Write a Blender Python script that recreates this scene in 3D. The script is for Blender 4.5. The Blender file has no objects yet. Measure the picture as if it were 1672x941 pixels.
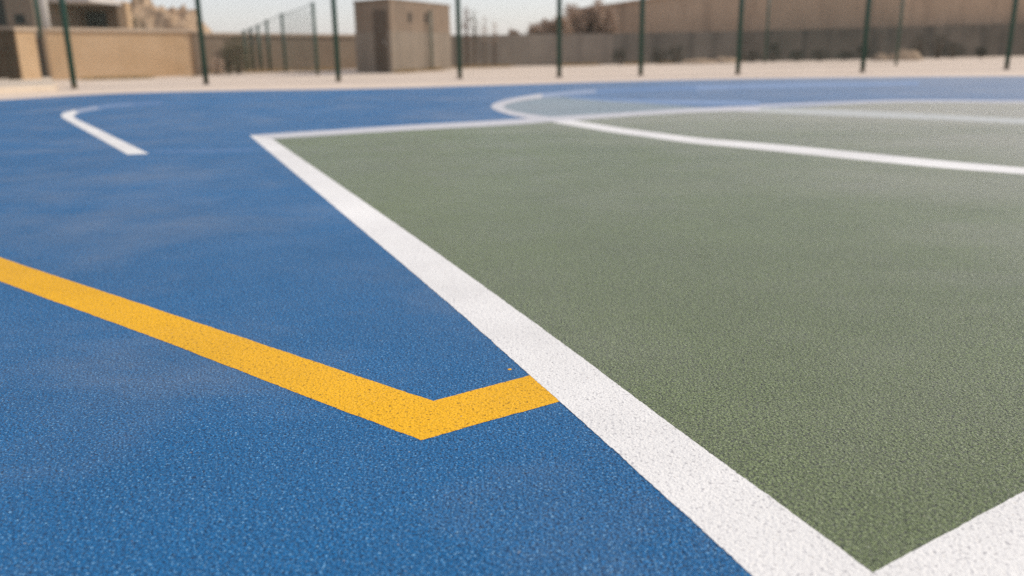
import bpy, bmesh, math, random
from mathutils import Vector, Matrix, noise

R = math.radians
random.seed(7)
scene = bpy.context.scene
COL = scene.collection

# ------------------------------------------------------------------ survey
# camera station: lens 0.60 m above the court, pitched down, slight roll
CAM_H = 0.60
FPX = 1400.0
CX, CY = 836.0, 470.5
PITCH = math.atan(392.0 / FPX)
ROLL = 0.0132
F = Vector((0, math.cos(PITCH), -math.sin(PITCH)))
R0 = Vector((1, 0, 0))
U0 = Vector((0, math.sin(PITCH), math.cos(PITCH)))
RT = R0 * math.cos(ROLL) - U0 * math.sin(ROLL)
UP = U0 * math.cos(ROLL) + R0 * math.sin(ROLL)
EYE = Vector((0, 0, CAM_H))


def ray(px, py):
    return F + RT * ((px - CX) / FPX) + UP * ((CY - py) / FPX)


def g(px, py, z=0.0):
    """surveyed point on the ground"""
    d = ray(px, py)
    return EYE + d * ((z - CAM_H) / d.z)


def w(px, py, Y):
    d = ray(px, py)
    return EYE + d * (Y / d.y)


def rise(P, py):
    """height above P of the point seen at row py"""
    q = P - EYE
    s = (CY - py) / FPX
    return (s * q.dot(F) - q.dot(UP)) / (UP.z - s * F.z)


# ------------------------------------------------------------------ helpers
def tag(o, label=None, cat=None, group=None, kind=None):
    if label: o['label'] = label
    if cat: o['category'] = cat
    if group: o['group'] = group
    if kind: o['kind'] = kind
    return o


def link(name, me, mat, parent=None, smooth=False):
    o = bpy.data.objects.new(name, me)
    COL.objects.link(o)
    if mat: me.materials.append(mat)
    if smooth:
        for p in me.polygons: p.use_smooth = True
    if parent is not None:
        o.parent = parent
        o.matrix_parent_inverse = parent.matrix_world.inverted()
    return o


def empty(name, loc):
    o = bpy.data.objects.new(name, None)
    o.location = loc
    o.empty_display_size = .1
    COL.objects.link(o)
    bpy.context.view_layer.update()
    return o


class MB:
    def __init__(self): self.bm = bmesh.new()

    def quad(self, *pts):
        return self.bm.faces.new([self.bm.verts.new(p) for p in pts])

    def poly(self, pts, z=None):
        vs = [self.bm.verts.new((p[0], p[1], z if z is not None else p[2])) for p in pts]
        return self.bm.faces.new(vs)

    def prism(self, pts, z0, z1):
        """vertical prism over a plan polygon; z1 may be a list (sloping top)"""
        n = len(pts)
        z0 = z0 if isinstance(z0, (list, tuple)) else [z0] * n
        z1 = z1 if isinstance(z1, (list, tuple)) else [z1] * n
        a = [self.bm.verts.new((p[0], p[1], z)) for p, z in zip(pts, z0)]
        b = [self.bm.verts.new((p[0], p[1], z)) for p, z in zip(pts, z1)]
        self.bm.faces.new(b)
        self.bm.faces.new(a[::-1])
        for i in range(n):
            j = (i + 1) % n
            self.bm.faces.new((a[i], a[j], b[j], b[i]))
        return self

    def tube(self, a, b, r, n=10, r2=None):
        a, b = Vector(a), Vector(b)
        r2 = r if r2 is None else r2
        d = (b - a).normalized()
        x = d.orthogonal().normalized()
        y = d.cross(x)
        A, B = [], []
        for i in range(n):
            t = 2 * math.pi * i / n
            o = x * math.cos(t) + y * math.sin(t)
            A.append(self.bm.verts.new(a + o * r))
            B.append(self.bm.verts.new(b + o * r2))
        for i in range(n):
            j = (i + 1) % n
            self.bm.faces.new((A[i], A[j], B[j], B[i]))
        if n > 3:
            self.bm.faces.new(A[::-1]); self.bm.faces.new(B)
        return self

    def build(self, name, mat, parent=None, smooth=False, bevel=0):
        bmesh.ops.recalc_face_normals(self.bm, faces=self.bm.faces)
        if bevel:
            bmesh.ops.bevel(self.bm, geom=list(self.bm.edges), offset=bevel, segments=2, affect='EDGES', clamp_overlap=True)
        me = bpy.data.meshes.new(name)
        self.bm.to_mesh(me); self.bm.free()
        return link(name, me, mat, parent, smooth)


def spline(pts, step):
    """Catmull-Rom through ground points, resampled about every step(metres)"""
    P = [Vector((p[0], p[1])) for p in pts]
    if len(P) == 2:
        out, n = [], max(1, int((P[1] - P[0]).length / step))
        return [P[0].lerp(P[1], i / n) for i in range(n + 1)]
    out = []
    E = [P[0] * 2 - P[1]] + P + [P[-1] * 2 - P[-2]]
    for i in range(1, len(E) - 2):
        p0, p1, p2, p3 = E[i - 1:i + 3]
        # centripetal parametrisation keeps unevenly spaced survey points smooth
        t0 = 0; t1 = t0 + (p1 - p0).length ** .5; t2 = t1 + (p2 - p1).length ** .5; t3 = t2 + (p3 - p2).length ** .5
        n = max(1, int((p2 - p1).length / step))
        for k in range(n):
            t = t1 + (t2 - t1) * k / n
            a1 = p0 * ((t1 - t) / (t1 - t0)) + p1 * ((t - t0) / (t1 - t0))
            a2 = p1 * ((t2 - t) / (t2 - t1)) + p2 * ((t - t1) / (t2 - t1))
            a3 = p2 * ((t3 - t) / (t3 - t2)) + p3 * ((t - t2) / (t3 - t2))
            b1 = a1 * ((t2 - t) / (t2 - t0)) + a2 * ((t - t0) / (t2 - t0))
            b2 = a2 * ((t3 - t) / (t3 - t1)) + a3 * ((t - t1) / (t3 - t1))
            out.append(b1 * ((t2 - t) / (t2 - t1)) + b2 * ((t - t1) / (t2 - t1)))
    out.append(P[-1])
    return out


def wobble(pts, amp):
    """paint edges bleed a little into the grain"""
    out = []
    for p in pts:
        n1 = noise.noise(Vector((p.x * 160, p.y * 160, .3))) * .9 + noise.noise(Vector((p.x * 22, p.y * 22, 4.3))) * .9
        n2 = noise.noise(Vector((p.x * 160, p.y * 160, 9.3))) * .9 + noise.noise(Vector((p.x * 22, p.y * 22, 7.3))) * .9
        out.append(Vector((p.x + n1 * amp, p.y + n2 * amp)))
    return out


def px(*pts):
    return [g(*p) for p in pts]


def strip(name, edge_a, edge_b, z, mat, label, step=.05, amp=0.0, fine=None):
    """a painted line between two surveyed edges"""
    a = spline(edge_a, fine or step); b = spline(edge_b, fine or step)
    if amp: a = wobble(a, amp); b = wobble(b, amp)
    m = MB()
    A = [m.bm.verts.new((p.x, p.y, z)) for p in a]
    B = [m.bm.verts.new((p.x, p.y, z)) for p in b]
    i = j = 0
    while i < len(A) - 1 or j < len(B) - 1:
        if j >= len(B) - 1 or (i < len(A) - 1 and (i + 1) / (len(A) - 1) <= (j + 1) / (len(B) - 1)):
            m.bm.faces.new((A[i], A[i + 1], B[j])); i += 1
        else:
            m.bm.faces.new((A[i], B[j + 1], B[j])); j += 1
    for f in m.bm.faces:
        f.normal_update()
        if f.normal.z < 0: f.normal_flip()
    me = bpy.data.meshes.new(name)
    m.bm.to_mesh(me); m.bm.free()
    o = link(name, me, mat)
    return tag(o, label, kind='structure')


def sheet(name, pts, z, mat, label):
    m = MB()
    f = m.poly(pts, z)
    f.normal_update()
    if f.normal.z < 0: f.normal_flip()
    bmesh.ops.triangulate(m.bm, faces=m.bm.faces[:])
    me = bpy.data.meshes.new(name)
    m.bm.to_mesh(me); m.bm.free()
    return tag(link(name, me, mat), label, kind='structure')


# ------------------------------------------------------------------ materials
class NT:
    def __init__(self, name):
        self.m = bpy.data.materials.new(name)
        self.m.use_nodes = True
        self.t = self.m.node_tree
        self.b = self.t.nodes['Principled BSDF']
        self.pos = self.n('ShaderNodeTexCoord').outputs['Object']

    def n(self, kind, **kw):
        nd = self.t.nodes.new(kind)
        for k, v in kw.items(): setattr(nd, k, v)
        return nd

    def l(self, a, b): self.t.links.new(a, b)

    def noise(self, scale, detail=3, rough=.55, vec=None, stretch=None):
        nd = self.n('ShaderNodeTexNoise')
        nd.inputs['Scale'].default_value = scale
        nd.inputs['Detail'].default_value = detail
        nd.inputs['Roughness'].default_value = rough
        v = vec or self.pos
        if stretch:
            mp = self.n('ShaderNodeMapping')
            mp.inputs['Scale'].default_value = stretch[:3]
            if len(stretch) > 3: mp.inputs['Rotation'].default_value = (0, 0, stretch[3])
            self.l(v, mp.inputs['Vector']); v = mp.outputs[0]
        self.l(v, nd.inputs['Vector'])
        return nd.outputs['Fac']

    def vor(self, scale, feature='F1'):
        nd = self.n('ShaderNodeTexVoronoi', feature=feature)
        nd.inputs['Scale'].default_value = scale
        self.l(self.pos, nd.inputs['Vector'])
        return nd

    def ramp(self, fac, stops):
        nd = self.n('ShaderNodeValToRGB')
        e = nd.color_ramp.elements
        while len(e) < len(stops): e.new(.5)
        for el, (p, c) in zip(e, stops):
            el.position = p
            el.color = c if len(c) == 4 else (*c, 1)
        self.l(fac, nd.inputs[0])
        return nd.outputs[0]

    def rng(self, fac, a, b, c, d):
        nd = self.n('ShaderNodeMapRange')
        for i, v in enumerate((a, b, c, d)): nd.inputs[i + 1].default_value = v
        self.l(fac, nd.inputs[0])
        return nd.outputs[0]

    def mix(self, fac, a, b, mode='MIX'):
        nd = self.n('ShaderNodeMix', data_type='RGBA', blend_type=mode)
        for s, v in ((0, fac), (6, a), (7, b)):
            if hasattr(v, 'links') or hasattr(v, 'is_output'): self.l(v, nd.inputs[s])
            elif isinstance(v, (int, float)): nd.inputs[s].default_value = v
            else: nd.inputs[s].default_value = (*v, 1)
        return nd.outputs[2]

    def math(self, op, a, b):
        nd = self.n('ShaderNodeMath', operation=op)
        for i, v in enumerate((a, b)):
            if isinstance(v, (int, float)): nd.inputs[i].default_value = v
            else: self.l(v, nd.inputs[i])
        return nd.outputs[0]

    def bump(self, h, dist, strength=1.0):
        nd = self.n('ShaderNodeBump')
        nd.inputs['Distance'].default_value = dist
        nd.inputs['Strength'].default_value = strength
        self.l(h, nd.inputs['Height'])
        self.l(nd.outputs[0], self.b.inputs['Normal'])

    def out(self, col, rough=.6, spec=.5):
        if isinstance(col, tuple): self.b.inputs['Base Color'].default_value = (*col, 1)
        else: self.l(col, self.b.inputs['Base Color'])
        if isinstance(rough, (int, float)): self.b.inputs['Roughness'].default_value = rough
        else: self.l(rough, self.b.inputs['Roughness'])
        self.b.inputs['Specular IOR Level'].default_value = spec
        return self.m


def sc(c, k): return tuple(min(1, v * k) for v in c)


def court_paint(name, base, light, dust_amt, pits=None, bump=.0052, rough=(.36, .52), spec=.5, vary=.6, coat=.06, fl=.7, film=0.0, sheen=.10, pth=.605):  # film: strength of the sheen painted in toward the far right
    """acrylic coating rolled over coarse asphalt grain"""
    t = NT(name)
    n1 = t.noise(250, 2, .6)
    n2 = t.noise(90, 2, .5)
    v = t.vor(190, 'SMOOTH_F1')
    h = t.math('ADD', n1, t.math('MULTIPLY', v.outputs['Distance'], -.6))
    h = t.math('ADD', h, t.math('MULTIPLY', n2, .5))
    # colour runs darker low in the grain and lighter on its tops
    col = t.mix(t.rng(n1, .39, .61, 0, 1), sc(base, 1 - vary), sc(base, 1 + vary * .8))
    n3 = t.noise(2.2, 5, .62)
    col = t.mix(t.rng(n3, .35, .65, 0, .45), col, sc(base, .72))
    n4 = t.noise(.7, 4, .6, stretch=(1, 1.2, 1, .8))
    col = t.mix(t.rng(n4, .48, .68, 0, .3), col, sc(base, 1.3))
    fleck = t.rng(t.noise(235, 1.5, .55), .60, .70, 0, fl)
    col = t.mix(fleck, col, light)
    tip = t.rng(t.noise(140, 1, .5), .745, .78, 0, .5)
    col = t.mix(tip, col, (.42, .35, .27))
    if pits:
        p = t.rng(t.noise(150, 2, .6), pth, pth + .045, 0, .9)
        col = t.mix(p, col, pits)
    # dust: broad cloudy film and wiped streaks
    d = t.rng(t.noise(.85, 5, .62), .50, .76, 0, dust_amt)
    s = t.rng(t.noise(1.3, 5, .62, stretch=(.7, 1.35, 1, .7)), .54, .76, 0, dust_amt * .8)
    col = t.mix(t.math('MAXIMUM', d, s), col, (.42, .40, .36))
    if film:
        # sheen toward the far right of the court, painted in as uneven pale colour
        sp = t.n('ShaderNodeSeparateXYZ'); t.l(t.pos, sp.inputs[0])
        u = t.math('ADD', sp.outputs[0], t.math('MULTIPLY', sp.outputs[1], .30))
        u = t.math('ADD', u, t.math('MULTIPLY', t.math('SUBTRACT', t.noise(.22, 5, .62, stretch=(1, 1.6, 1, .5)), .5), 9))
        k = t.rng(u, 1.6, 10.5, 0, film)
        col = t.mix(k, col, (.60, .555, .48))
    t.bump(h, bump)
    t.b.inputs['Sheen Weight'].default_value = sheen
    t.b.inputs['Sheen Roughness'].default_value = .35
    t.b.inputs['Sheen Tint'].default_value = (1, .97, .9, 1)
    t.b.inputs['Coat Weight'].default_value = coat
    t.b.inputs['Coat Roughness'].default_value = .4
    r = t.rng(t.noise(3, 4, .6), .3, .7, *rough)
    return t.out(col, r, spec)


M = {}
M['blue'] = court_paint('blue court coating', (.002, .118, .300), (.22, .47, .70), .24, film=.30, spec=.24, coat=.03, sheen=0, fl=.85, pits=(.001, .026, .075))  # film: painted sheen
M['green'] = court_paint('green court coating', (.150, .200, .064), (.42, .47, .31), .2, film=1.0, spec=.45, coat=.03, sheen=.06, bump=.0095, rough=(.28, .42), vary=.72, pth=.585, pits=(.030, .036, .018))  # film: painted sheen
M['white'] = court_paint('white line paint', (.775, .765, .72), (.84, .82, .78), .06, pits=(.42, .41, .40), vary=.05, coat=.0, fl=.5, bump=.0018, rough=(.55, .7), spec=.35)
M['yellow'] = court_paint('yellow line paint', (.785, .408, .008), (.90, .56, .06), .02, pits=(.24, .13, .01), sheen=0, vary=.15, coat=.0, fl=.5, bump=.0022, rough=(.55, .7), spec=.2)


def worn_white(name, under, amt):
    t = NT(name)
    k = t.rng(t.noise(26, 5, .7), .5 - amt * .3, .62 - amt * .1, 0, 1)
    base = t.mix(k, t.mix(min(1, amt * .6), (.68, .675, .665), under), under)
    col = t.mix(t.rng(t.noise(210, 2, .6), .36, .66, 0, 1), base, t.mix(1.0, base, (.8, .8, .8), 'MULTIPLY'))
    t.bump(t.noise(210, 2, .6), .0022)
    t.b.inputs['Coat Weight'].default_value = .06; t.b.inputs['Coat Roughness'].default_value = .3
    return t.out(col, .5, .5)


M['worn_blue'] = worn_white('white paint worn down to blue', (.55, .545, .545), .5)
M['faint_blue'] = worn_white('faint white paint film over blue', (.040, .150, .345), 1.25)
M['half_blue'] = worn_white('white paint half worn to blue', (.26, .34, .47), .9)
M['thin_blue'] = worn_white('white paint thinly left on blue', (.085, .20, .39), 1.1)
M['mid_pale'] = worn_white('pale trace of white paint on blue', (.17, .28, .46), 1.5)  # under colour paled to match the sheen painted into the blue
M['far_pale'] = worn_white('lavender line paint paled with sheen', (.50, .515, .56), .9)  # lightened to sit in the painted sheen around it
M['worn_green'] = worn_white('white paint worn down to green', (.38, .41, .34), .35)
M['teal'] = court_paint('faded teal court coating', (.20, .27, .295), (.4, .5, .5), .2)


def rough_surface(name, c1, c2, scale=6, bump=.01, fine=60, streak=None, rough=.9, spec=.2):
    t = NT(name)
    a = t.noise(scale, 5, .62)
    b = t.noise(fine, 3, .6)
    col = t.mix(t.rng(a, .32, .68, 0, 1), c1, c2)
    col = t.mix(t.rng(b, .3, .7, 0, .35), col, sc(c1, .62))
    if streak:
        s = t.rng(t.noise(streak[1], 4, .6, stretch=(1, 1, .12)), .5, .72, 0, streak[2])
        col = t.mix(s, col, streak[0])
    t.bump(t.math('ADD', a, t.math('MULTIPLY', b, .6)), bump)
    return t.out(col, rough, spec)


M['sand'] = rough_surface('dusty sand', (.54, .42, .31), (.60, .48, .37), 1.2, .02, 40)
M['paving'] = rough_surface('dusty pale concrete', (.64, .53, .42), (.71, .595, .48), 1.5, .006, 45)
M['step'] = rough_surface('cream concrete', (.66, .55, .42), (.72, .61, .48), 3, .006, 50)
M['tan_render'] = rough_surface('tan wall render', (.53, .355, .20), (.61, .43, .265), 1.6, .012, 30, ((.40, .27, .15), 2.2, .5))
M['coping'] = rough_surface('tan coping', (.52, .40, .29), (.58, .46, .34), 3, .01, 40)
M['shade_render'] = rough_surface('grey brown wall render', (.25, .185, .13), (.31, .24, .175), 1.5, .012, 30, ((.17, .135, .10), 2.5, .6))
M['grey_render'] = rough_surface('grey cement render', (.25, .212, .17), (.31, .265, .215), 1.2, .012, 30, ((.15, .13, .11), 2.2, .6))
M['dark_render'] = rough_surface('sooty cement render', (.118, .102, .082), (.195, .165, .132), 1.2, .012, 30, ((.035, .037, .036), 2.0, .8))
M['mid_render'] = rough_surface('stained grey cement render', (.16, .14, .115), (.225, .195, .16), 1.2, .012, 30, ((.09, .08, .068), 2.2, .7))
M['brown_render'] = rough_surface('brown mud render', (.44, .315, .215), (.52, .38, .265), .8, .02, 20, ((.24, .175, .125), 1.5, .7))
M['kiosk_brown'] = rough_surface('brown block wall', (.24, .176, .125), (.295, .222, .162), 1.6, .012, 25, ((.13, .10, .075), 2.4, .6))
M['porch'] = rough_surface('brown porch wall', (.15, .10, .065), (.20, .14, .09), 2, .01, 30)
M['house'] = rough_surface('grey brown house wall', (.20, .155, .115), (.26, .20, .15), 1.5, .01, 30)
M['roof'] = rough_surface('whitewashed slab', (.62, .57, .52), (.70, .65, .60), 3, .005, 40)
M['opening'] = rough_surface('dark shutter', (.022, .022, .022), (.035, .033, .03), 4, .004, 60, rough=.5)
M['gate'] = rough_surface('dark brown painted steel', (.075, .045, .025), (.10, .062, .036), 3, .004, 60, rough=.6)
M['brown_door'] = rough_surface('brown painted door', (.10, .07, .048), (.13, .092, .065), 3, .004, 60, rough=.6)
M['plinth'] = rough_surface('sandy grey plinth render', (.25, .20, .15), (.30, .245, .19), 1.2, .012, 30, ((.15, .125, .10), 2.2, .5))
M['rock'] = rough_surface('tan rubble', (.46, .32, .20), (.57, .42, .28), 2.5, .05, 14, ((.28, .19, .12), 3, .5))
M['dirt'] = rough_surface('loose dirt', (.36, .26, .17), (.46, .35, .24), 4, .03, 30)


def metal(name, c, rough=.45, dirt=(.28, .22, .15)):
    t = NT(name)
    n = t.noise(14, 4, .6)
    col = t.mix(t.rng(n, .55, .75, 0, .35), c, sc(c, 1.7))
    geo = t.n('ShaderNodeSeparateXYZ'); t.l(t.pos, geo.inputs[0])
    k = t.rng(t.math('ADD', geo.outputs[2], t.math('MULTIPLY', n, -.25)), -.10, .03, .7, 0)
    col = t.mix(k, col, dirt)
    return t.out(col, rough, .5)


M['post'] = metal('dark green powder coat', (.012, .060, .042))
M['wire'] = metal('green coated wire', (.045, .085, .065), .5)
M['post_far'] = metal('faded green post paint', (.030, .070, .048))
M['pipe'] = metal('pale grey pole', (.50, .46, .41), .5)
M['footing'] = rough_surface('footing concrete', (.30, .25, .20), (.38, .32, .26), 10, .004, 60)


def foliage(name, c1, c2):
    t = NT(name)
    oi = t.n('ShaderNodeNewGeometry').outputs['Random Per Island']
    col = t.mix(oi, c1, c2)
    t.b.inputs['Transmission Weight'].default_value = 0
    return t.out(col, .8, .2)


M['olive'] = foliage('dusty olive leaves', (.055, .055, .028), (.16, .135, .075))
M['dry'] = foliage('dry brown twigs and leaves', (.38, .275, .20), (.56, .42, .31))
M['weed'] = foliage('dark weed leaves', (.020, .026, .018), (.065, .065, .045))
M['straw'] = foliage('straw coloured grass', (.30, .20, .085), (.48, .34, .16))
M['bark'] = rough_surface('dry bark', (.12, .085, .06), (.18, .13, .095), 12, .01, 60)
M['reddish'] = foliage('reddish dry leaves', (.20, .10, .07), (.34, .20, .15))

# ------------------------------------------------------------------ ground
S = MB(); L = 900
S.poly([(-L, -L), (L, -L), (L, L), (-L, L)], -.02)
tag(S.build('ground', M['sand']), 'pale dusty sand ground running out to the horizon', kind='structure')

edge = px((-900, 203), (-300, 174), (0, 163.5), (120, 156), (210, 152.2), (400, 148), (600, 145), (800, 139.5), (1000, 133.5), (1200, 129), (1430, 126), (1672, 124.5), (2300, 119))
edge_s = spline(edge, .25)
wall_line = px((-700, 160), (87, 126), (330, 117), (560, 110), (740, 107), (1000, 103), (1210, 98), (1440, 93.5), (1672, 88), (2300, 78))
pav = [Vector((p.x, p.y)) for p in edge] + [Vector((p.x, p.y)) for p in wall_line[::-1]]
sheet('pavement', pav, -.006, M['paving'], 'strip of dusty beige concrete between the blue court and the walls')
far = [Vector((p.x, p.y)) for p in edge_s]
blue = far + [Vector((far[-1].x + 4, -6)), Vector((far[0].x - 4, -6))]
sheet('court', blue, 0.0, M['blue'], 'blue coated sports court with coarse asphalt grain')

# ------------------------------------------------------------------ painted markings
NEAR = .006
w1_out = px((407.5, 221.3), (520, 315.8), (640, 417), (739, 501.5), (806, 560), (866, 613.8), (915, 657), (1000, 733.5), (1100, 823.5), (1229, 941), (1420, 1117))
w1_in = px((441, 224.5), (560, 306), (700, 403.5), (820, 489.5), (917, 560), (1010, 629.5), (1100, 697), (1260, 814), (1424.7, 935.7), (1600, 1065))
green_top = px((424, 223.5), (538, 217), (676, 208.5), (820, 200.5), (902, 195.5), (1000, 190), (1110, 182), (1200, 178), (1313, 174.5), (1369, 171), (1454, 166.5), (1567, 166), (1672, 165.5), (2000, 163.5), (2600, 160))
green = [Vector((p.x, p.y)) for p in green_top] + [Vector((22, 1.2))]
gl = px((424, 222), (540, 311), (670, 411), (780, 495), (861, 560), (938, 621), (1007, 677), (1130, 769), (1327, 938), (1500, 1080))
g5 = px((1424.7, 937), (1672, 803.5))
d5 = (g5[1] - g5[0]).normalized()
W5o = 0.115
n5 = Vector((d5.y, -d5.x, 0))
if n5.y > 0: n5 = -n5
green = [Vector((p.x, p.y)) for p in green_top]
green += [Vector((p.x, p.y)) for p in (g5[0] + d5 * 16 + n5 * .05, g5[0] + n5 * .05)]
green += [Vector((p.x, p.y)) for p in gl[7::-1]]
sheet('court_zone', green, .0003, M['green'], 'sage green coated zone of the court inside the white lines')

# inner arc zone
arc_in = px((1137, 147), (1055, 149.5), (972, 152.5), (898, 159), (862.5, 163), (832, 169), (823, 174.6), (832, 180.4), (862.5, 186.8), (898, 191.3))
teal = spline(arc_in[3:], .05) + [Vector((p.x, p.y)) for p in px((1000, 187), (1110, 180), (1160, 176.5), (1110, 172.8), (1055, 169), (1000, 165), (945, 160.2), (910, 158.4))]
sheet('court_arc_zone', teal, .0003, M['teal'], 'faded teal patch enclosed by the curved white line')

strip('court_line', w1_out, w1_in, .0007, M['white'], 'broad white line running diagonally between blue court and green zone', fine=NEAR, amp=.0016)
w5a = spline([g5[0] - d5 * .0, g5[0] + d5 * .9], NEAR)
o5 = [g5[0] + d5 * 16, g5[0] + d5 * .9]
strip('court_line', [g5[0] - d5 * .03, g5[0] + d5 * .5, g5[0] + d5 * 16], [g5[0] - d5 * .10 + n5 * .14, g5[0] + d5 * .5 + n5 * W5o * 1.1, g5[0] + d5 * 16 + n5 * W5o], .0011, M['white'],
      'white line at the near right corner of the green zone', fine=.008, amp=.0016)
strip('court_line', px((407.6, 221.2), (538, 212.8), (676, 204.2), (820, 196.3), (904, 191), (1000, 185.5), (1110, 178.6), (1192, 174.6), (1240, 173)),
      px((444, 227), (538, 221), (676, 212.8), (820, 205), (904, 199), (1000, 192), (1110, 185), (1206, 182), (1240, 182)), .0010, M['worn_blue'],
      'thin whitish line along the far edge of the green zone', step=.08)
strip('court_line', px((898, 193), (934, 196.7), (1000, 207), (1055, 214.6), (1137, 225), (1200, 230.4), (1313, 240.4), (1426, 251.5), (1539, 262.5), (1672, 274.3), (2100, 309)),
      px((903, 200), (934, 205.3), (1000, 216.2), (1055, 223.8), (1137, 234.8), (1200, 240.6), (1313, 252), (1426, 263.5), (1539, 274.5), (1672, 285), (2100, 326)), .0006, M['white'],
      'white line crossing the green zone from the tip of the arc', step=.04)
strip('court_line', px((1206, 174.2), (1313, 177.6), (1397, 180.6), (1482, 184.6), (1567, 189), (1672, 194), (2100, 216)),
      px((1206, 182), (1285, 185.7), (1397, 190.3), (1482, 194), (1567, 197.3), (1672, 202.6), (2100, 226)), .0006, M['worn_green'],
      'faded white line in the far right of the green zone', step=.08)
strip('court_line', px((1240, 171), (1341, 167.6), (1454, 163.8), (1560, 163.6), (1672, 164.5), (2300, 160)),
      px((1240, 175), (1341, 172), (1454, 167.6), (1560, 167.2), (1672, 167.8), (2300, 163.8)), .0006, M['far_pale'],
      'faint pale line dividing far blue strip from green zone', step=.1)
strip('court_arc_line', px((885, 153.2), (846, 159.3), (815, 166.3), (803, 172), (803, 176.5), (811, 181), (835, 188.6), (871, 195), (900, 199.5)),
      px((885, 160.3), (862.5, 163), (835, 168.3), (824, 173), (824, 177), (832, 180.4), (862.5, 186.8), (898, 191.3), (906, 192)), .0018, M['worn_blue'], 'hooked white curve beyond the far corner of the green zone', step=.03)
strip('court_arc_line', px((885, 153.2), (925, 149.4), (973, 146.4)), px((885, 160.3), (925, 156), (973, 152)), .0012, M['half_blue'],
      'half worn stretch of the hooked white curve', step=.08)
strip('court_arc_line', px((973, 146.4), (1055, 142.9), (1137, 140.2)), px((973, 152), (1055, 148.8), (1137, 147)), .0010, M['thin_blue'],
      'thinly painted stretch of the hooked white curve further right', step=.1)
strip('court_arc_line', px((1137, 140.2), (1300, 136.6), (1500, 134)), px((1137, 147.2), (1300, 142.5), (1500, 139)), .0009, M['mid_pale'],
      'faint trace of the curve far out on the blue', step=.1)
strip('court_arc_line', px((930, 158.5), (1000, 162.3), (1100, 164), (1240, 166)), px((930, 160.5), (1000, 166), (1100, 170.2), (1240, 171.5)), .0009, M['mid_pale'],
      'faint lavender line between the teal patch and the blue', step=.1)
hk_o = px((208.5, 252.7), (150, 219.5), (109, 196.5), (100.5, 190.5), (101, 186.5), (108, 183.3), (122, 180))
hk_i = px((243, 251.4), (200, 230.5), (150, 206.4), (126, 194.8), (120.5, 190.6), (121, 188), (127, 185.6))
strip('court_hook_line', hk_o, hk_i, .0007, M['white'], 'hooked white line alone on the far left of the blue court', step=.03)
strip('court_hook_line', px((122, 180), (141, 176.6), (158, 173.6)), px((127, 185.6), (144, 181.6), (161, 178.6)), .0006, M['half_blue'],
      'half worn bend of the hooked white line', step=.05)
strip('court_hook_line', px((158, 173.6), (180, 170.4), (215, 168)), px((161, 178.6), (184, 175.4), (218, 172.5)), .0005, M['thin_blue'],
      'thin trace continuing from the hooked white line', step=.05)
strip('court_hook_line', px((215, 168), (264, 166)), px((218, 172.5), (266, 170.5)), .0005, M['faint_blue'],
      'worn tail of the hooked white line', step=.1)
# faint wiped trace from the corner toward the left
strip('court_faint_line', px((409, 244), (330, 246), (250, 247.5)), px((411, 246.5), (330, 248.4), (250, 249)), .0005, M['faint_blue'], 'faint pale trace left of the far corner of the green zone', step=.1)

# yellow line: long leg, mitred corner, short leg butting against the white line
ya = px((-420, 275.0), (0, 420.5), (250, 503), (500, 586.3), (707, 655.2))
yb = px((-420, 292.5), (0, 459.5), (250, 551), (500, 648), (688.5, 719))
yc = px((707, 655.2), (790, 633.5), (872, 611.5))
yd = px((688.5, 719), (800, 687.5), (920, 654.5))
sa = wobble(spline(ya, NEAR), .0016); sb = wobble(spline(yb, NEAR), .0016)
sc_ = wobble(spline(yc, NEAR), .0016); sd = wobble(spline(yd, NEAR), .0016)
m = MB()
zz = .0004
loop = sa + sc_[1:] + sd[::-1] + sb[::-1][1:]
f = m.poly(loop, zz); f.normal_update()
if f.normal.z < 0: f.normal_flip()
sp = g(832.5, 603.5)
fl = m.poly([Vector((sp.x + .0035 * math.cos(k * 1.05) * (1 + .4 * (k % 2)), sp.y + .005 * math.sin(k * 1.05))) for k in range(6)], zz)
fl.normal_update()
if fl.normal.z < 0: fl.normal_flip()
bmesh.ops.triangulate(m.bm, faces=m.bm.faces[:])
me = bpy.data.meshes.new('court_yellow_line'); m.bm.to_mesh(me); m.bm.free()
tag(link('court_yellow_line', me, M['yellow']), 'bent yellow line ending at the broad white line on the blue court', kind='structure')

# ------------------------------------------------------------------ fences
def chain_link(m, a, b, h, pitch, r, z0=.04):
    """diamond mesh between the feet a and b"""
    a, b = Vector(a), Vector(b)
    Lb = (b - a).length
    u = (b - a) / Lb
    n = int((Lb + h) / pitch)
    for s in (1, -1):
        for k in range(-int(h / pitch) - 1, n + 1):
            x0 = k * pitch
            # line x = x0 + t, z = t   (mirrored for s = -1)
            t0, t1 = max(0, -x0), min(h, Lb - x0)
            if t1 - t0 < .02: continue
            p = []
            for t in (t0, t1):
                x = x0 + t
                if s < 0: x = Lb - x
                p.append(a + u * x + Vector((0, 0, z0 + t)))
            off = Vector((u.y, -u.x, 0)) * (r * s)
            m.tube(p[0] + off, p[1] + off, r, 3)


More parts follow.
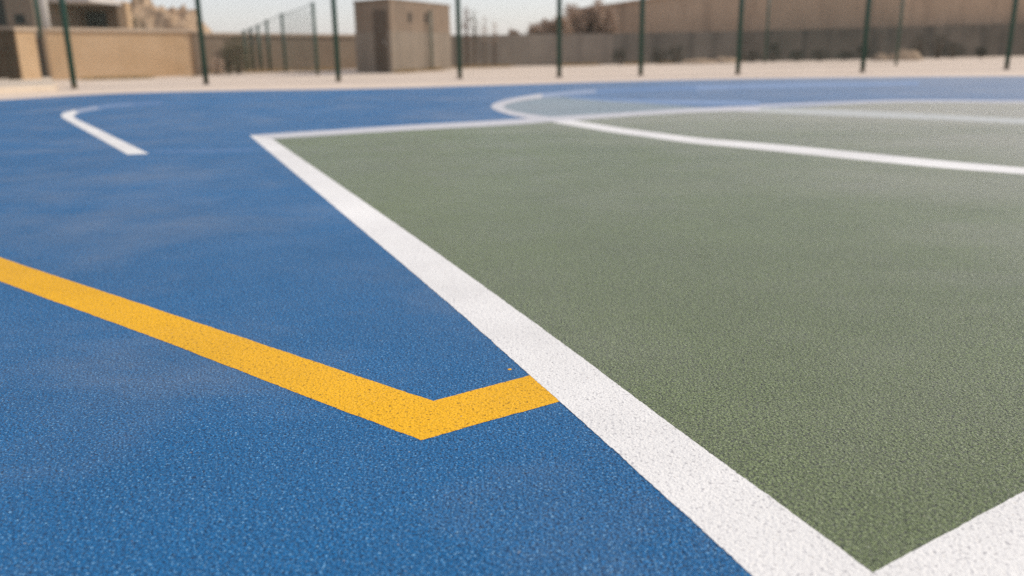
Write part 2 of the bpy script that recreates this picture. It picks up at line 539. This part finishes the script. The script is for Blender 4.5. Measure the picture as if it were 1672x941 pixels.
feet_px = [(-122, 158), (122, 145.5), (337, 138.5), (553, 134), (751, 129), (913, 127), (1046, 124), (1204.5, 122), (1408, 118.5), (1643, 114), (1900, 108.5)]
feet = [g(*p, z=-.006) for p in feet_px]
fence = empty('chain_link_fence', feet[5])
tag(fence, 'tall green chain link fence with slim posts along the far edge of the court', 'fence')
FH = 3.2
base = MB()
base.tube((0, 0, 0), (0, 0, FH), .050, 14)
cap_ = MB(); cap_.tube((0, 0, FH), (0, 0, FH + .03), .057, 14)
ft = MB(); ft.tube((0, 0, 0), (0, 0, .014), .085, 14, .075)
p0 = base.build('post', M['post'], None, True); f0 = ft.build('footing', M['footing']); c0 = cap_.build('post_cap', M['post'])
for i, P in enumerate(feet):
    p = p0 if i == 0 else p0.copy()
    f_ = f0 if i == 0 else f0.copy()
    c_ = c0 if i == 0 else c0.copy()
    if i:
        for o in (p, f_, c_): COL.objects.link(o)
    p.parent = fence; p.location = P - feet[5]
    f_.parent = p; c_.parent = p
for i in range(len(feet) - 1):
    m = MB(); a, b = feet[i] - feet[5], feet[i + 1] - feet[5]
    chain_link(m, a, b, FH - .1, .085, .0023)
    o = m.build('mesh_panel', M['wire']); o.parent = fence
m = MB()
for i in range(len(feet) - 1):
    m.tube(feet[i] - feet[5] + Vector((0, 0, FH - .04)), feet[i + 1] - feet[5] + Vector((0, 0, FH - .04)), .02, 10)
o = m.build('top_rail', M['post']); o.parent = fence


def small_fence(name, label, items, r, mesh=True, pitch=.1, hs=None):
    ps = [g(x, y, z=-.006) for x, y, t in items]
    if hs is None: hs = [rise(P, t) for P, (x, y, t) in zip(ps, items)]
    root = empty(name, ps[0]); tag(root, label, 'fence')
    for P, h in zip(ps, hs):
        m = MB(); m.tube((0, 0, 0), (0, 0, h), r, 12)
        o = m.build('post', M['post_far'], None, True); o.parent = root; o.location = P - ps[0]
        m = MB(); m.tube((0, 0, h), (0, 0, h + .025), r * 1.2, 12)
        c = m.build('post_cap', M['post_far']); c.parent = o
    if mesh:
        for i in range(len(ps) - 1):
            m = MB()
            chain_link(m, ps[i] - ps[0], ps[i + 1] - ps[0], min(hs[i], hs[i + 1]) - .05, pitch, .0022)
            o = m.build('mesh_panel', M['wire']); o.parent = root
            m = MB()
            m.tube(ps[i] - ps[0] + Vector((0, 0, hs[i] - .02)), ps[i + 1] - ps[0] + Vector((0, 0, hs[i + 1] - .02)), .012, 8)
            o = m.build('top_rail', M['wire']); o.parent = root
    return root


small_fence('chain_link_fence', 'low side fence with green posts stepping back toward the tan wall',
            [(519, 123, 6), (467, 118.3, 24), (442, 117.9, 34), (427, 118.0, 42), (415, 118.2, 47), (404, 118.5, 51)], .042, pitch=.14)
small_fence('chain_link_fence', 'pair of slim green posts with wire mesh before the small brown block building',
            [(706, 115.5, 18), (689, 115.0, 21)], .030)
small_fence('chain_link_fence', 'rear wire fence with weathered green posts before the dark grey wall',
            [(1463, 107.5, -60), (1249, 103.0, -30)], .036, pitch=.12)

# ------------------------------------------------------------------ walls
def wall(root_name, label, A, B, hA, hB, th, mat, coping=True, cop_h=.09, cop_mat=None, over=.05):
    A, B = Vector(A), Vector(B)
    u = (B - A).normalized(); n = Vector((-u.y, u.x, 0))
    if n.y < 0: n = -n
    root = empty(root_name, A); tag(root, label, 'wall')
    m = MB()
    m.prism([A, B, B + n * th, A + n * th], -.02, [hA - cop_h, hB - cop_h, hB - cop_h, hA - cop_h])
    m.build('wall_face', mat, root)
    if coping:
        m = MB()
        a, b = A - n * over, B - n * over
        m.prism([a, b, b + n * (th + 2 * over), a + n * (th + 2 * over)], [hA - cop_h, hB - cop_h] * 1 + [hB - cop_h, hA - cop_h], [hA, hB, hB, hA])
        m.build('coping', cop_mat or M['coping'], root, bevel=.008)
    return root, u, n


A = g(87, 130.5); B = g(322, 123)
root, u, n = wall('boundary_wall', 'sunlit tan boundary wall with overhanging coping behind the leftmost fence posts', A, B, rise(A, 45), rise(B, 48), .3, M['tan_render'])
# end pillar at its right
P = g(322, 123.1)
tl = empty('wall_pillar', P); tag(tl, 'narrow brown pillar at the right end of the tan boundary wall', 'pillar')
hp = rise(P, 50)
m = MB(); e = .24
q = [P, P + u * e * .8, P + u * e * .8 + n * .5, P + n * .5]
m.prism(q, -.02, hp - .06); m.build('shaft', M['shade_render'], tl, bevel=.006)
m = MB(); q2 = [P - u * .03 - n * .03, P + u * (e * .8 + .03) - n * .03, P + u * (e * .8 + .03) + n * .53, P - u * .03 + n * .53]
m.prism(q2, hp - .06, hp); m.build('cap', M['coping'], tl, bevel=.006)

C = g(326, 120); D = g(585, 112.5)
wall('boundary_wall', 'grey brown wall between the tan wall and the small block building', C, D, rise(C, 53), rise(D, 56.5), .3, M['shade_render'])

# gateway at far left: pier, recessed return, gate leaf
def xy0(P): return Vector((P.x, P.y, 0))
ZL = .10
G0 = g(69, 129.0, ZL); G1 = g(37, 130.4, ZL)
hg = rise(G0, 45)
pr = empty('gate_pier', G1); tag(pr, 'tan gate pier between dark brown gate and dark recess at far left', 'pier')
ug = (G0 - G1).normalized(); ng = Vector((-ug.y, ug.x, 0))
if ng.y < 0: ng = -ng
m = MB(); m.prism([G1, G0, G0 + ng * .4, G1 + ng * .4], ZL - .03, ZL + hg - .08); m.build('shaft', M['tan_render'], pr, bevel=.008)
m = MB(); m.prism([G1 - (ug + ng) * .04, G0 + (ug - ng) * .04, G0 + ug * .04 + ng * .44, G1 - ug * .04 + ng * .44], ZL + hg - .08, ZL + hg); m.build('cap', M['coping'], pr, bevel=.008)
# gate leaf: from the pier out past the frame
H1 = g(34, 130.5, ZL); H0 = g(-140, 133.5, ZL)
gt = empty('steel_gate', H1); tag(gt, 'dark brown steel gate left of the tan gate pier', 'gate')
hh = rise(H1, 43)
u2 = (H0 - H1).normalized(); n2 = Vector((-u2.y, u2.x, 0))
if n2.y < 0: n2 = -n2
Lg = (H0 - H1).length
m = MB()
k = 0.0
while k < Lg:
    a = H1 + u2 * k; b = H1 + u2 * min(Lg, k + .17)
    m.prism([a, b, b + n2 * .04, a + n2 * .04], .13, ZL + hh - .06); k += .18
m.build('leaf', M['gate'], gt)
m = MB()
for z in (.16, .5 * hh + .1, hh - .02):
    m.prism([H1 - n2 * .045, H0 - n2 * .045, H0 - n2 * .003, H1 - n2 * .003], z, z + .06)
m.build('frame', M['gate'], gt)
# recess behind wall end: dark panel added for its deep shade
E0 = A + n * .55; E1 = xy0(w(58, 100, E0.y + .3))
dr = empty('recess_shade_panel', E1); tag(dr, 'dark panel standing for shade between gate pier and end of the tan wall', 'door')
ud = (E0 - E1).normalized(); nd = Vector((-ud.y, ud.x, 0))
if nd.y < 0: nd = -nd
m = MB(); m.prism([E1 - ud * .3, E0 + ud * .3, E0 + ud * .3 + nd * .05, E1 - ud * .3 + nd * .05], 0, hg - .05); m.build('leaf', M['gate'], dr)
m = MB(); m.tube(E0 - ud * .1 - nd * .06 + Vector((0, 0, .55)), E0 - ud * .1 - nd * .06 + Vector((0, 0, .7)), .012); m.build('handle', M['pipe'], dr)

# low concrete landing before the gate
z1 = .10
q = [g(88, 146, 0), g(86, 153.5, 0), g(-260, 178, 0), g(-260, 138, 0), g(86, 133.5, 0)]
m = MB(); m.prism([g(92, 148.5), g(-300, 170), g(-300, 128, ZL), g(84, 126.5, ZL)], -.02, z1)
o = m.build('concrete_landing', M['step'], bevel=.012)
tag(o, 'low cream concrete landing slab in front of the brown gate', 'slab')

# right hand grey wall in surveyed runs
run = [(738, 110.5, 58), (905, 107, 57), (1000, 105.3, 55), (1210, 101, 51), (1440, 96.5, 45), (1672, 91.5, 38), (2250, 80, 18)]
pts = [g(x, y, z=-.006) for x, y, t in run]; hs = [rise(P, t) for P, (x, y, t) in zip(pts, run)]
root = empty('boundary_wall', pts[0]); tag(root, 'long low grey wall, darkest at right, below the tall brown building', 'wall')
def wall_run(i0, i1, mat):
    m = MB()
    P = pts[i0:i1 + 1]; Hh = hs[i0:i1 + 1]
    back = [p + Vector((-.08, .28, 0)) for p in P]
    m.prism(P + back[::-1], -.02, Hh + Hh[::-1]); return m.build('wall_face', mat, root)
wall_run(0, 2, M['grey_render']); wall_run(2, 3, M['mid_render']); wall_run(3, 6, M['dark_render'])

# ------------------------------------------------------------------ small block building
P1 = g(583, 118.2); P2 = g(641, 119.3); P3 = g(738, 112.5); P4 = P1 + (P3 - P2)
hk = rise(P2, -3)
kb = empty('block_building', P2); tag(kb, 'small flat roofed brown block building with grey lower walls, seen corner on', 'building')
cen = (P1 + P2 + P3 + P4) / 4
def grow(ps, d): return [p + (p - cen).normalized() * d for p in ps]
quad = [P1, P2, P3, P4]
zs = rise(P2, 51)
m = MB(); m.prism(grow(quad, -.025), zs, hk - .07); m.build('wall', M['kiosk_brown'], kb)
m = MB(); m.prism(quad, -.02, zs); m.build('plinth', M['plinth'], kb)
m = MB(); m.prism(grow(quad, .015), hk - .07, hk); m.build('roof', M['kiosk_brown'], kb, bevel=.01)
ur = (P3 - P2).normalized(); nr = Vector((ur.y, -ur.x, 0))
if nr.y > 0: nr = -nr
for k_ in (.30, .56):
    c = P2 + (P3 - P2) * k_
    m = MB()
    for j in range(6):
        z = hk * .70 + j * .045
        a, b = c - ur * .11, c + ur * .11
        m.prism([a - nr * .02, b - nr * .02, b + nr * .004, a + nr * .004], z, z + .025)
    m.build('vent', M['opening'], kb)
ul = (P2 - P1).normalized(); nl = Vector((ul.y, -ul.x, 0))
if nl.y > 0: nl = -nl
c = P1 + (P2 - P1) * .72
m = MB(); m.prism([c - ul * .28 - nl * .02, c + ul * .28 - nl * .02, c + ul * .28 + nl * .012, c - ul * .28 + nl * .012], 0.02, 1.6)
dd = m.build('door', M['brown_door'], kb)
m = MB(); m.tube(c + ul * .2 + nl * .03 + Vector((0, 0, .72)), c + ul * .2 + nl * .03 + Vector((0, 0, .84)), .012)
m.build('handle', M['pipe'], dd)

# ------------------------------------------------------------------ tall brown building behind the grey wall
T0 = g(985, 105.5); 
Yb = pts[2].y + 1.2
a0 = w(928, 90, Yb + .3); a1 = w(1440, 90, pts[4].y + 1.3); a2 = w(2250, 70, pts[6].y + 1.6)
def top_at(P, py): return P.z + rise(P, py)
h0 = top_at(a0, 16); h1 = h0 + .75; h2 = h0 + 2.6
h1 = top_at(a1, -10); h2 = top_at(a2, -60)
h1 = h0 + 1.75; h2 = h0 + 2.7
bb = empty('brown_building', Vector((a0.x, a0.y, 0))); tag(bb, 'tall windowless brown building rising above the grey wall at right', 'building')
def xy(P): return Vector((P.x, P.y, 0))
m = MB(); bk = Vector((2, 8, 0))
m.prism([xy(a0), xy(a1), xy(a2), xy(a2) + bk, xy(a0) + bk], -.02, [h0 - .1, h1 - .1, h2 - .1, h2 - .1, h0 - .1]); m.build('wall', M['brown_render'], bb)
fr = Vector((0, -.06, 0))
m = MB(); m.prism([xy(a0) + fr, xy(a1) + fr, xy(a2) + fr, xy(a2) + bk, xy(a0) + bk], [h0 - .1, h1 - .1, h2 - .1, h2 - .1, h0 - .1], [h0, h1, h2, h2, h0]); m.build('parapet', M['brown_render'], bb)

# ------------------------------------------------------------------ house at left behind the wall
Yh = 25.0
hs_root = empty('flat_roofed_house', xy(w(140, 60, Yh))); tag(hs_root, 'flat roofed house with deep shaded porch behind the tan wall at left', 'house')
def X(pxx, Y): return w(pxx, 40, Y).x
x0, x1 = X(72, Yh), X(211, Yh)
zr0 = w(140, 4, Yh).z; zr1 = zr0 + .16
bx = lambda m, xa, xb, ya, yb, za, zb: m.prism([(xa, ya), (xb, ya), (xb, yb), (xa, yb)], za, zb)
m = MB(); bx(m, x0 - .6, X(211, Yh + 2.2), Yh - .2, Yh + 2.2, zr0, zr1); m.build('roof', M['roof'], hs_root, bevel=.01)
m = MB(); bx(m, x0 - .4, X(206, Yh + 2.1), Yh + 1.6, Yh + 2.1, -.02, zr0); m.build('wall', M['porch'], hs_root)
xc0 = X(202, Yh)
m = MB(); bx(m, xc0, x1 - .03, Yh, Yh + .3, -.02, zr0); m.build('column', M['tan_render'], hs_root, bevel=.01)
m = MB(); bx(m, X(143, Yh + 1.6), X(176, Yh + 1.6), Yh + 1.57, Yh + 1.62, .2, w(150, 20, Yh + 1.5).z); m.build('door', M['opening'], hs_root)
# dark wing further left
Yw = 24.0
wr = empty('house', xy(w(0, 60, Yw))); tag(wr, 'grey brown house wall with dark windows above the gate at far left', 'house')
xa, xb = X(-260, Yw), X(57, Yw)
ztop = w(20, -70, Yw).z
m = MB(); bx(m, xa, xb, Yw, Yw + 5, -.02, ztop); m.build('wall', M['house'], wr)
m = MB(); bx(m, xa - .1, xb + .12, Yw - .25, Yw + 5.1, ztop, ztop + .14); m.build('roof', M['roof'], wr, bevel=.01)
for (p0_, p1_, q0_, q1_) in ((26, 42, 24, 40), (-16, 12, -2, 42)):
    ta, tb = X(p0_, Yw), X(p1_, Yw)
    za, zb = w(20, q1_, Yw).z, w(20, q0_, Yw).z
    m = MB(); bx(m, ta, tb, Yw - .012, Yw + .02, za, zb); wn = m.build('window', M['opening'], wr)
    m = MB(); bx(m, ta - .04, tb + .04, Yw - .06, Yw + .01, za - .05, za - .003); m.build('sill', M['house'], wn)
# pale pole and a green pole beside it
pb = A + n * .9
pp = w(79, 60, pb.y); pp.z = 0
m = MB(); m.tube(pp, pp + Vector((0, 0, 3.4)), .085, 16)
tag(m.build('utility_pole', M['pipe'], None, True), 'thick pale grey pole behind the left end of the tan wall', 'pole')
gp = w(67, 60, pb.y + .25); gp.z = 0
m = MB(); m.tube(gp, gp + Vector((0, 0, 3.4)), .055, 14)
tag(m.build('steel_pole', M['post'], None, True), 'dark green pole just left of the pale pole', 'pole')

# rubble mound behind the tan wall
def mound(name, mat, cx, cy, rx, ry, h, seed, label, cat, n=34, bumps=.3, kz=1.0):
    m = MB(); grid = []
    for j in range(n):
        row = []
        for i in range(n):
            u_ = i / (n - 1) * 2 - 1; v_ = j / (n - 1) * 2 - 1
            r_ = min(1, math.hypot(u_, v_))
            f_ = (1 - r_ ** 2.8)
            nz = noise.fractal(Vector((u_ * 2.3 + seed, v_ * 2.3, seed * .7)), .8, 2.1, 4)
            nz2 = abs(noise.noise(Vector((u_ * 6 + seed, v_ * 6, 2.1))))
            z = h * f_ * (1 + bumps * nz - bumps * .7 * nz2) - .03
            row.append(m.bm.verts.new((cx + u_ * rx, cy + v_ * ry, max(z, -.04) if r_ < .99 else -.04)))
        grid.append(row)
    for j in range(n - 1):
        for i in range(n - 1):
            m.bm.faces.new((grid[j][i], grid[j][i + 1], grid[j + 1][i + 1], grid[j + 1][i]))
    o = m.build(name, mat)
    return tag(o, label, cat)


Ym = 29.0
mc = w(258, 60, Ym)
mh = w(258, 8, Ym).z
mound('rubble_mound', M['rock'], mc.x, Ym, 2.3, 2.2, mh * 1.0, 3.7, 'jagged tan rubble mound rising behind the tan wall', 'mound', 60, .26)
for k_, (cx_, cy_, wx, hh_, lab) in enumerate(((1140, 104, .75, .20, 'wider tan dirt heap at the foot of the grey wall'), (1183, 102.8, .55, .22, 'greyish dirt heap next to the wider tan heap'),
                                          (1476, 98.5, .70, .36, 'tan dirt heap beside the rear green post'), (1437, 99, .32, .24, 'small dirt heap seen between the two right hand green posts'))):
    P = g(cx_, cy_)
    mound('dirt_heap', M['dirt'], P.x, P.y, wx, .35, hh_, 1.3 + k_ * 2.7, lab, 'dirt heap', 22, .4)['group'] = 'dirt heaps along the grey wall'


# ------------------------------------------------------------------ plants
def leaf_cloud(m, c, rx, ry, rz, n, size, rnd, flat=0.0):
    for _ in range(n):
        while True:
            p = Vector((rnd.uniform(-1, 1), rnd.uniform(-1, 1), rnd.uniform(-1, 1)))
            if p.length < 1 and noise.noise(p * 2.1 + Vector(c)) > -.22 + rnd.uniform(-.1, .1): break
        q = Vector((c[0] + p.x * rx, c[1] + p.y * ry, max(.01, c[2] + p.z * rz)))
        d = Vector((rnd.gauss(0, 1), rnd.gauss(0, 1), rnd.gauss(.4, 1))).normalized()
        e = d.orthogonal().normalized()
        e.rotate(Matrix.Rotation(rnd.uniform(0, 6.28), 3, d))
        s = size * rnd.uniform(.6, 1.4)
        m.quad(q - e * s * .35, q + d * s * .5 - e * s * .1, q + d * s, q + d * s * .5 + e * s * .38)


def shrub(name, px_, py_, top, wide, n, size, leaf, label, cat, group=None, stems=7, seed=1, bark='bark', P=None, trunk=.0, clumps=0):
    rnd = random.Random(seed)
    P = P if P is not None else g(px_, py_, z=-.006)
    h = rise(P, top) + P.z * 0
    root = empty(name, P); tag(root, label, cat, group)
    m = MB()
    for k in range(stems):
        a = rnd.uniform(0, 6.28); r_ = wide * rnd.uniform(.1, .8)
        p0 = P + Vector((math.cos(a), math.sin(a), 0)) * wide * .08
        p1 = P + Vector((math.cos(a) * r_ * .5, math.sin(a) * r_ * .5, h * rnd.uniform(.4, .6)))
        p2 = P + Vector((math.cos(a) * r_, math.sin(a) * r_, h * rnd.uniform(.75, .98)))
        m.tube(p0, p1, .012 + h * .006, 6, .008 + h * .004); m.tube(p1, p2, .008 + h * .004, 6, .004)
    m.build('stems', M[bark], root)
    m = MB()
    z0 = h * trunk
    if clumps:
        for c in range(clumps):
            a = rnd.uniform(0, 6.28); q = rnd.uniform(.1, .75); zc = rnd.uniform(.25, .9)
            s_ = rnd.uniform(.25, .45) * (1.15 - .4 * zc)
            leaf_cloud(m, (P.x + math.cos(a) * wide * q, P.y + math.sin(a) * wide * q * .7, z0 + (h - z0) * min(zc, 1 - s_ * .4)), wide * s_, wide * s_, (h - z0) * s_ * .55, n // clumps, size, rnd)
    else:
        leaf_cloud(m, (P.x, P.y, z0 + (h - z0) * .5), wide, wide * .8, (h - z0) * .52, n, size, rnd)
    m.build('foliage', M[leaf], root)
    return root


shrub('dry_shrub', 392, 121.3, 60, .50, 900, .07, 'olive', 'dusty olive shrub behind the low side fence', 'shrub', seed=3)
shrub('dry_shrub', 356, 123.2, 94, .22, 260, .06, 'dry', 'knee high dry shrub right of the brown pillar', 'shrub', seed=4)
shrub('dry_shrub', 375, 122.2, 76, .28, 380, .06, 'olive', 'mid sized grey green shrub next to the dusty olive one', 'shrub', seed=14)
P = xy(w(226, 60, 27.2)); P.z = 0
shrub('dry_shrub', 0, 0, 27, .35, 420, .09, 'olive', 'dark shrub on the rubble mound beside the porch column', 'shrub', seed=6, P=P)
# saplings right of the block building
for k_, (x, y, t, lf, lab, wd, nn) in enumerate(((763, 110.6, 6, 'reddish', 'thin sapling with reddish dry leaves right of the block building', .16, 130), (776, 110.4, 18, 'olive', 'thin sapling with grey green leaves beside the reddish one', .14, 110),
                                        (792, 110.2, 22, 'dry', 'bare brown sapling, third from the block building', .12, 60), (808, 110.0, 32, 'dry', 'shortest bare sapling of the row by the grey wall', .12, 60))):
    shrub('sapling', x, y, t, wd, nn, .07, lf, lab, 'sapling', 'thin saplings before the grey wall', stems=3, seed=20 + k_, trunk=.35)
# dry trees stepping up behind the grey wall
tr = [(838, 50, .35), (856, 47, .40), (876, 42, .50), (896, 33, .55), (915, 24, .6), (938, 11, .62), (962, 9, .55), (988, 3, .6)]
labs = ['lowest dry brown bush showing over the grey wall', 'second lowest dry brown bush behind the grey wall', 'dry brown bush between the two lowest and the fence post', 'dry brown bush just left of the middle fence post',
        'dry brown bush right behind the middle fence post', 'rounded dry tree at the left corner of the tall brown building', 'dry tree in the dip of the roofline of the tall brown building', 'rightmost dry tree before the tall brown building']
for k_, ((x, t, wd), lab) in enumerate(zip(tr, labs)):
    big = k_ > 4
    Pq = xy(w(x, 60, 29.6 + k_ * .06 if big else 31 + k_ * .1))
    if big: Pq.y = pts[2].y + .75
    if big: Pq.x = w(x, 60, Pq.y).x
    shrub('dry_tree' if big else 'dry_bush', 0, 0, t, wd, 3600 if big else 2200, .10, 'dry', lab, 'tree' if big else 'bush', 'dry plants behind the grey wall', stems=9, seed=40 + k_, P=Pq, clumps=16 if big else 12)
# weeds along the right hand wall
wd_ = [(1012, 106, 78), (1075, 104.5, 80), (1105, 104, 72), (1228, 101.5, 84), (1262, 101, 70), (1300, 100.5, 82), (1338, 99.8, 80), (1378, 99, 84), (1408, 98.6, 74), (1498, 96.8, 58), (1530, 96, 55), (1556, 95.4, 70), (1600, 94.5, 78)]
wl = ['low', 'ragged', 'upright', 'spreading', 'tall', 'rounded', 'scruffy', 'small', 'leaning', 'bushy', 'largest', 'sparse', 'rightmost']
wherex = ['left of the second post from frame middle', 'right of that post', 'near the wide tan heap', 'just right of the third post from right', 'behind the faint rear post', 'right of the faint rear post', 'mid way to the next tall post',
          'left of the tall post', 'behind the tall post second from right', 'beside the tan dirt heap', 'below the grey wall near the dirt heap', 'along the dark wall', 'by the dark wall near the frame edge']
for k_, ((x, y, t), a_, b_) in enumerate(zip(wd_, wl, wherex)):
    shrub('weed', x, y + .6, t, .26 + .05 * (k_ % 4), 240, .07, 'weed', f'{a_} dark weed {b_}', 'weed', 'dark weeds at the foot of the grey wall', stems=5, seed=70 + k_)
# straw along the foot of the walls: uncountable
rnd = random.Random(99); m = MB()
def tufts(pa, pb, n, hmax, spread=.2):
    for _ in range(n):
        t = rnd.random()
        P = g(pa[0] + (pb[0] - pa[0]) * t, pa[1] + (pb[1] - pa[1]) * t)
        if noise.noise(P * 1.3) < -.05: continue
        P = P + Vector((rnd.gauss(0, spread * .5), -abs(rnd.gauss(0, spread)), -.006))
        a = rnd.uniform(0, 6.28); l = hmax * rnd.uniform(.3, 1); wv = Vector((math.cos(a), math.sin(a), 0)) * .006
        tip = P + Vector((rnd.gauss(0, .3) * l, rnd.gauss(0, .3) * l, l))
        m.bm.faces.new([m.bm.verts.new(v) for v in (P - wv, P + wv, tip)])
tufts((100, 131), (320, 126), 2600, .11); tufts((345, 120.3), (580, 113.8), 2200, .13); tufts((645, 119), (735, 113.2), 1400, .12)
tufts((745, 111), (1000, 106), 3000, .13); tufts((1000, 106), (1210, 101.8), 2200, .14)
tag(m.build('dry_grass', M['straw']), 'straw coloured dry grass along the foot of the walls', 'grass', kind='stuff')

# ------------------------------------------------------------------ light
SUN_AZ, SUN_EL = R(73), R(38)     # azimuth clockwise from +Y (view direction)
world = bpy.data.worlds.new('World'); scene.world = world; world.use_nodes = True
nt = world.node_tree
bg = nt.nodes['Background']
sky = nt.nodes.new('ShaderNodeTexSky')
sky.sky_type = 'NISHITA'; sky.sun_disc = False
sky.sun_elevation = SUN_EL; sky.sun_rotation = SUN_AZ
sky.air_density = .85; sky.dust_density = 1.2; sky.ozone_density = 1.2; sky.altitude = 50
haze = nt.nodes.new('ShaderNodeMix'); haze.data_type = 'RGBA'          # thin milky overcast veil
haze.inputs[0].default_value = .42; haze.inputs[7].default_value = (7.6, 7.0, 7.25, 1)
nt.links.new(sky.outputs[0], haze.inputs[6]); nt.links.new(haze.outputs[2], bg.inputs[0]); bg.inputs[1].default_value = .15
sun = bpy.data.lights.new('sun', 'SUN'); sun.energy = 2.75; sun.angle = R(.5); sun.color = (1.0, .92, .80)
so = bpy.data.objects.new('sun', sun); COL.objects.link(so)
sd_ = Vector((math.sin(SUN_AZ) * math.cos(SUN_EL), math.cos(SUN_AZ) * math.cos(SUN_EL), math.sin(SUN_EL)))
so.rotation_euler = sd_.to_track_quat('Z', 'Y').to_euler(); so.location = (0, 0, 30)

# ------------------------------------------------------------------ camera
cam = bpy.data.cameras.new('camera'); co = bpy.data.objects.new('camera', cam); COL.objects.link(co)
cam.sensor_width = 36; cam.lens = 36 * FPX / 1672
cam.clip_start = .02; cam.clip_end = 3000
co.matrix_world = Matrix(((RT.x, UP.x, -F.x, EYE.x), (RT.y, UP.y, -F.y, EYE.y), (RT.z, UP.z, -F.z, EYE.z), (0, 0, 0, 1)))
cam.dof.use_dof = True
cam.dof.focus_distance = g(760, 660).dot(F) - EYE.dot(F)
cam.dof.aperture_fstop = 2.6
scene.camera = co

vs = scene.view_settings
vs.view_transform = 'Standard'; vs.look = 'None'; vs.exposure = .05; vs.gamma = 1; vs.use_curve_mapping = False
scene.cycles.use_denoising = False
scene.cycles.denoiser = 'OPENIMAGEDENOISE'
scene.cycles.denoising_input_passes = 'RGB_ALBEDO_NORMAL'
scene.cycles.max_bounces = 6
